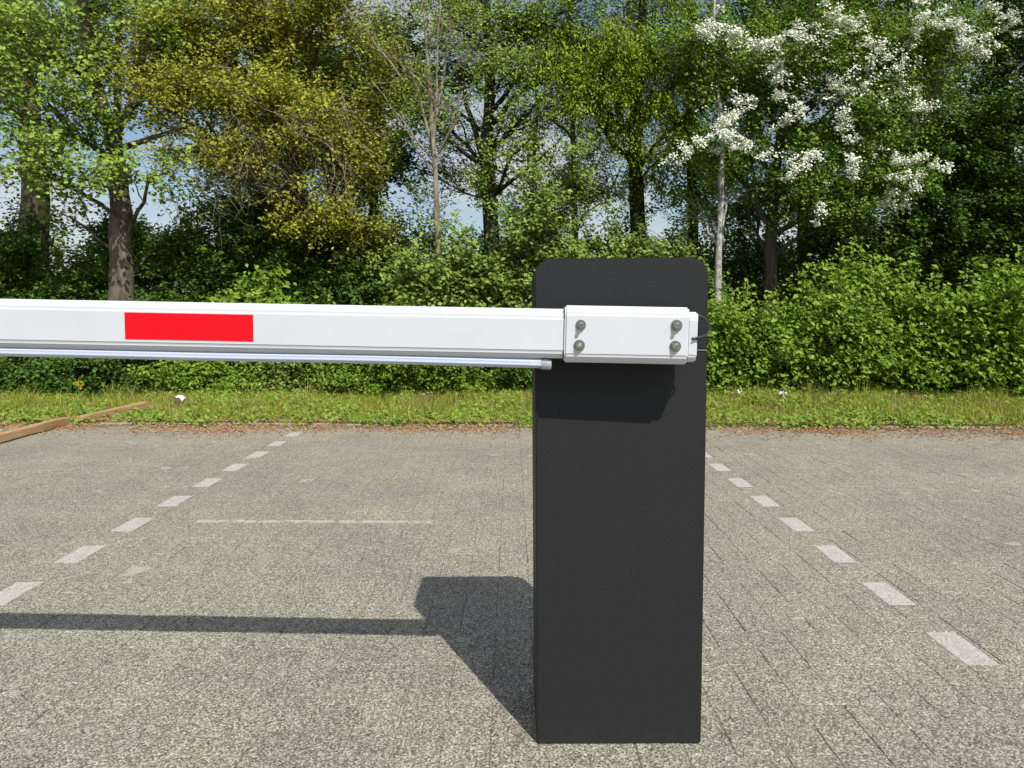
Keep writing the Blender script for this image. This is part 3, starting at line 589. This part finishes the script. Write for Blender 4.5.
# local: x along boom (negative = free end), y depth (0 = cabinet face, negative = towards camera), z up
def oct_prof(hh, y0, y1, ct, cb, zc=0.0):
    return [(y0 + ct * .45, zc + hh / 2), (y0, zc + hh / 2 - ct), (y0, zc - hh / 2 + cb), (y0 + cb * .8, zc - hh / 2), (y1 - cb * .8, zc - hh / 2), (y1, zc - hh / 2 + cb), (y1, zc + hh / 2 - ct), (y1 - ct * .45, zc + hh / 2)]
def extrx(prof, xa, xb, bev=.003, cuts=1):
    bm = bmesh.new(); xs_ = [xa + (xb - xa) * k / cuts for k in range(cuts + 1)]; rings = [[bm.verts.new((x, y, z)) for y, z in prof] for x in xs_]; n = len(prof)
    for r0, r1 in zip(rings[:-1], rings[1:]):
        for i in range(n): bm.faces.new((r0[i], r0[(i + 1) % n], r1[(i + 1) % n], r1[i]))
    bm.faces.new(rings[0][::-1]); bm.faces.new(rings[-1]); bmesh.ops.recalc_face_normals(bm, faces=bm.faces[:])
    if bev: bmesh.ops.bevel(bm, geom=[e for e in bm.edges if e.calc_face_angle(0) > .15], offset=bev, segments=3, affect='EDGES')
    return bm
def boomobj(name, bm, m, parent, smooth=False):
    bm.transform(Mb); return obj(name, bm, m, parent, smooth)
AF, AB = -.104, -.050
arm = boomobj('boom', extrx(oct_prof(.098, AF, AB, .017, .013), -3.1, .10, .004), M['white'], bar)
boomobj('end_cap', extrx(oct_prof(.101, AF - .0015, AB + .0015, .017, .013), -3.13, -3.098, .002), M['dark'], arm)
# red strip
bm = bmesh.new(); xa, xb = (127.5 - 512) / F * 1.54 - OX, (256.5 - 512) / F * 1.54 - OX
vs = [bm.verts.new(v) for v in ((xa, AF - .0012, -.0265), (xb, AF - .0012, -.0265), (xb, AF - .0012, .0265), (xa, AF - .0012, .0265), (xa, AF - .0002, -.0265), (xb, AF - .0002, -.0265), (xb, AF - .0002, .0265), (xa, AF - .0002, .0265))]
bm.faces.new(vs[:4]); 
for i in range(4): bm.faces.new((vs[i], vs[4 + i], vs[4 + (i + 1) % 4], vs[(i + 1) % 4]))
bmesh.ops.recalc_face_normals(bm, faces=bm.faces[:])
boomobj('reflective_strip', bm, M['red'], arm)
# ribbed translucent rubber edge under the boom
def ribprof(zt):
    pr = []; yc = -.082; 
    for k in range(28):
        a = k / 28 * 2 * math.pi; rr_ = .0098 * (1 + .10 * math.cos(7 * a)); pr.append((yc + rr_ * 1.15 * math.cos(a), zt + rr_ * math.sin(a)))
    return pr
XE = (553 - 512) / F * 1.53 - OX
w = Wood()
bm = bmesh.new(); xs_ = list(np.linspace(-3.05, -.9, 12)) + list(np.linspace(-.85, XE - .02, 30)); rings = []
for x in xs_:
    s_ = max(0, (x + .55)); zz = -.0575 - .006 * (s_ ** 1.5) + .0006 * math.sin(x * 9); rings.append([bm.verts.new((x, y, z)) for y, z in ribprof(zz)])
for r0, r1 in zip(rings[:-1], rings[1:]):
    for i in range(28): bm.faces.new((r0[i], r0[(i + 1) % 28], r1[(i + 1) % 28], r1[i]))
bm.faces.new(rings[0][::-1]); bm.faces.new(rings[-1]); bmesh.ops.recalc_face_normals(bm, faces=bm.faces[:])
rub = boomobj('rubber_edge', bm, M['rubber'], arm, True)
bm = bmesh.new(); rings = []
for x, s_ in ((XE - .022, 1.0), (XE - .018, 1.1), (XE - .005, 1.1), (XE, 1.0), (XE + .001, .6)):
    zt = -.0615 - (x - XE + .022) * .05; rings.append([bm.verts.new((x, -.082 + .0105 * s_ * math.cos(a), zt + .0095 * s_ * math.sin(a))) for a in [k / 20 * 2 * math.pi for k in range(20)]])
for r0, r1 in zip(rings[:-1], rings[1:]):
    for i in range(20): bm.faces.new((r0[i], r0[(i + 1) % 20], r1[(i + 1) % 20], r1[i]))
bm.faces.new(rings[0][::-1]); bm.faces.new(rings[-1]); bmesh.ops.recalc_face_normals(bm, faces=bm.faces[:])
boomobj('tube_end', bm, M['clear'], arm, True)
# clamp bracket
bx0 = (565.5 - 512) / F * 1.52 - OX; bx1 = (688 - 512) / F * 1.52 - OX; bx2 = (697 - 512) / F * 1.52 - OX
BF = -.1125
br = boomobj('clamp_bracket', extrx(oct_prof(.112, BF, -.032, .016, .015, .0002), bx0, bx1, .0035), M['white'], bar)
# inner insert with cable slot: upper and lower halves
pr = oct_prof(.098, BF + .004, -.038, .013, .012, -.0015)
bm = extrx(pr, bx1 - .002, bx2, .003)
boomobj('bracket_insert', bm, M['white'], br)
bm = bmesh.new(); v = bmesh.ops.create_cube(bm, size=1)['verts']; bmesh.ops.scale(bm, vec=(.013, .003, .0045), verts=v); bmesh.ops.translate(bm, vec=(bx2 - .0050, BF + .0036, -.004), verts=v)
boomobj('cable_slot', bm, M['dark'], br)
bm = bmesh.new(); v = bmesh.ops.create_cube(bm, size=1)['verts']; bmesh.ops.scale(bm, vec=(.0016, .05, .099), verts=v); bmesh.ops.translate(bm, vec=(bx0 - .0011, -.078, -.0002), verts=v)
boomobj('bracket_gap_shade', bm, M['dark'], br)  # dark slab paints the shade in the thin gap between boom and bracket
# shaft between bracket and cabinet
bm = bmesh.new(); bmesh.ops.create_cone(bm, cap_ends=True, segments=32, radius1=.035, radius2=.035, depth=.036); bmesh.ops.rotate(bm, matrix=Matrix.Rotation(R(90), 3, 'X'), verts=bm.verts[:], cent=(0, 0, 0)); bmesh.ops.translate(bm, vec=(.02, -.015, 0), verts=bm.verts[:])
boomobj('drive_shaft', bm, M['steel'], bar, False)
# bolts
def bolt(px, zz, ln, rs):
    xx = (px - 512) / F * 1.515 - OX; bm = bmesh.new()
    def cyl(r1, r2, y0, y1, seg):
        g_ = bmesh.ops.create_cone(bm, cap_ends=True, segments=seg, radius1=r1, radius2=r2, depth=abs(y1 - y0))['verts']
        bmesh.ops.rotate(bm, matrix=Matrix.Rotation(R(90), 3, 'X'), verts=g_, cent=(0, 0, 0)); bmesh.ops.translate(bm, vec=(xx, BF + (y0 + y1) / 2, zz), verts=g_)
    cyl(.0112 * rs, .0110 * rs, -.0001, -.0020, 28); cyl(.0088 * rs, .0085 * rs, -.0018, -.0080, 6); cyl(.0042, .0036, -.007, -ln, 16)
    root_ = boomobj('bolt', bm, M['steel'], br)
    bm = bmesh.new(); g_ = bmesh.ops.create_uvsphere(bm, u_segments=16, v_segments=8, radius=.0050 * rs)['verts']; bmesh.ops.scale(bm, vec=(1, .75, 1), verts=g_); bmesh.ops.translate(bm, vec=(xx, BF - .0088, zz), verts=g_)
    boomobj('bolt_cap', bm, M['bright_steel'], root_, True)
bolt(581.5, .0185, .018, .92); bolt(580.5, -.0215, .012, 1.0); bolt(676, .0210, .019, 1.02); bolt(675.5, -.0195, .013, 1.0)
# cable loop
cu = bpy.data.curves.new('cable', 'CURVE'); cu.dimensions = '3D'; cu.bevel_depth = .0019; cu.bevel_resolution = 3
sp = cu.splines.new('BEZIER'); pts = [((bx2 - .001, -.100, .0405), (.012, 0, .003)), ((bx2 + .027, -.098, .014), (0, 0, -.012)), ((bx2 - .009, -.1155, -.0035), (-.010, 0, -.003))]
sp.bezier_points.add(2)
for bp, (p, hd) in zip(sp.bezier_points, pts):
    q_ = Mb @ Vector(p); bp.co = q_; bp.handle_left = q_ - Vector(hd); bp.handle_right = q_ + Vector(hd)
tmp = bpy.data.objects.new('tmp', cu); C.objects.link(tmp); dg = bpy.context.evaluated_depsgraph_get(); me = bpy.data.meshes.new_from_object(tmp.evaluated_get(dg)); bpy.data.objects.remove(tmp)
me.materials.clear(); o = link('cable', me, M['cable'], bar)

# ================================================================== LIGHT
ldir = Vector((-.461 * .78, .78, -1)).normalized()
sl = bpy.data.lights.new('sun', 'SUN'); sl.energy = 4.4; sl.angle = R(.53); sl.color = (1, .962, .905)
so = bpy.data.objects.new('sun', sl); C.objects.link(so); so.rotation_euler = ldir.to_track_quat('-Z', 'Y').to_euler()
elev = math.asin(-ldir.z); to_sun = -ldir; az = math.atan2(to_sun.x, to_sun.y)
wd = bpy.data.worlds.new("World"); scene.world = wd; wd.use_nodes = True; nt = wd.node_tree; bg = nt.nodes['Background']
sky = nt.nodes.new('ShaderNodeTexSky'); sky.sky_type = 'NISHITA'; sky.sun_disc = False; sky.sun_elevation = elev; sky.sun_rotation = az
sky.dust_density = 1.2; sky.air_density = 1.0; sky.ozone_density = 1.0
tcw = nt.nodes.new('ShaderNodeTexCoord'); mpw = nt.nodes.new('ShaderNodeMapping'); mpw.inputs['Scale'].default_value = (1, 1, 2.6)
nt.links.new(tcw.outputs['Generated'], mpw.inputs['Vector'])
nz = nt.nodes.new('ShaderNodeTexNoise'); nz.inputs['Scale'].default_value = 3.2; nz.inputs['Detail'].default_value = 6; nz.inputs['Roughness'].default_value = .6
nt.links.new(mpw.outputs[0], nz.inputs['Vector']); cr = nt.nodes.new('ShaderNodeValToRGB'); cr.color_ramp.elements[0].position = .43; cr.color_ramp.elements[1].position = .70
cr.color_ramp.elements[1].color = (.85, .85, .85, 1); nt.links.new(nz.outputs['Fac'], cr.inputs[0])
mxw = nt.nodes.new('ShaderNodeMix'); mxw.data_type = 'RGBA'; nt.links.new(cr.outputs[0], mxw.inputs[0]); nt.links.new(sky.outputs[0], mxw.inputs[6]); mxw.inputs[7].default_value = (6.6, 6.5, 6.4, 1)
nt.links.new(mxw.outputs[2], bg.inputs[0]); bg.inputs[1].default_value = .115
scene.view_settings.view_transform = 'Standard'; scene.view_settings.look = 'None'; scene.view_settings.exposure = 0.0; scene.view_settings.gamma = 1
scene.render.engine = 'CYCLES'; scene.cycles.max_bounces = 4; scene.cycles.diffuse_bounces = 3; scene.cycles.transmission_bounces = 4; scene.cycles.transparent_max_bounces = 4
print('LEAVES', tree.count)
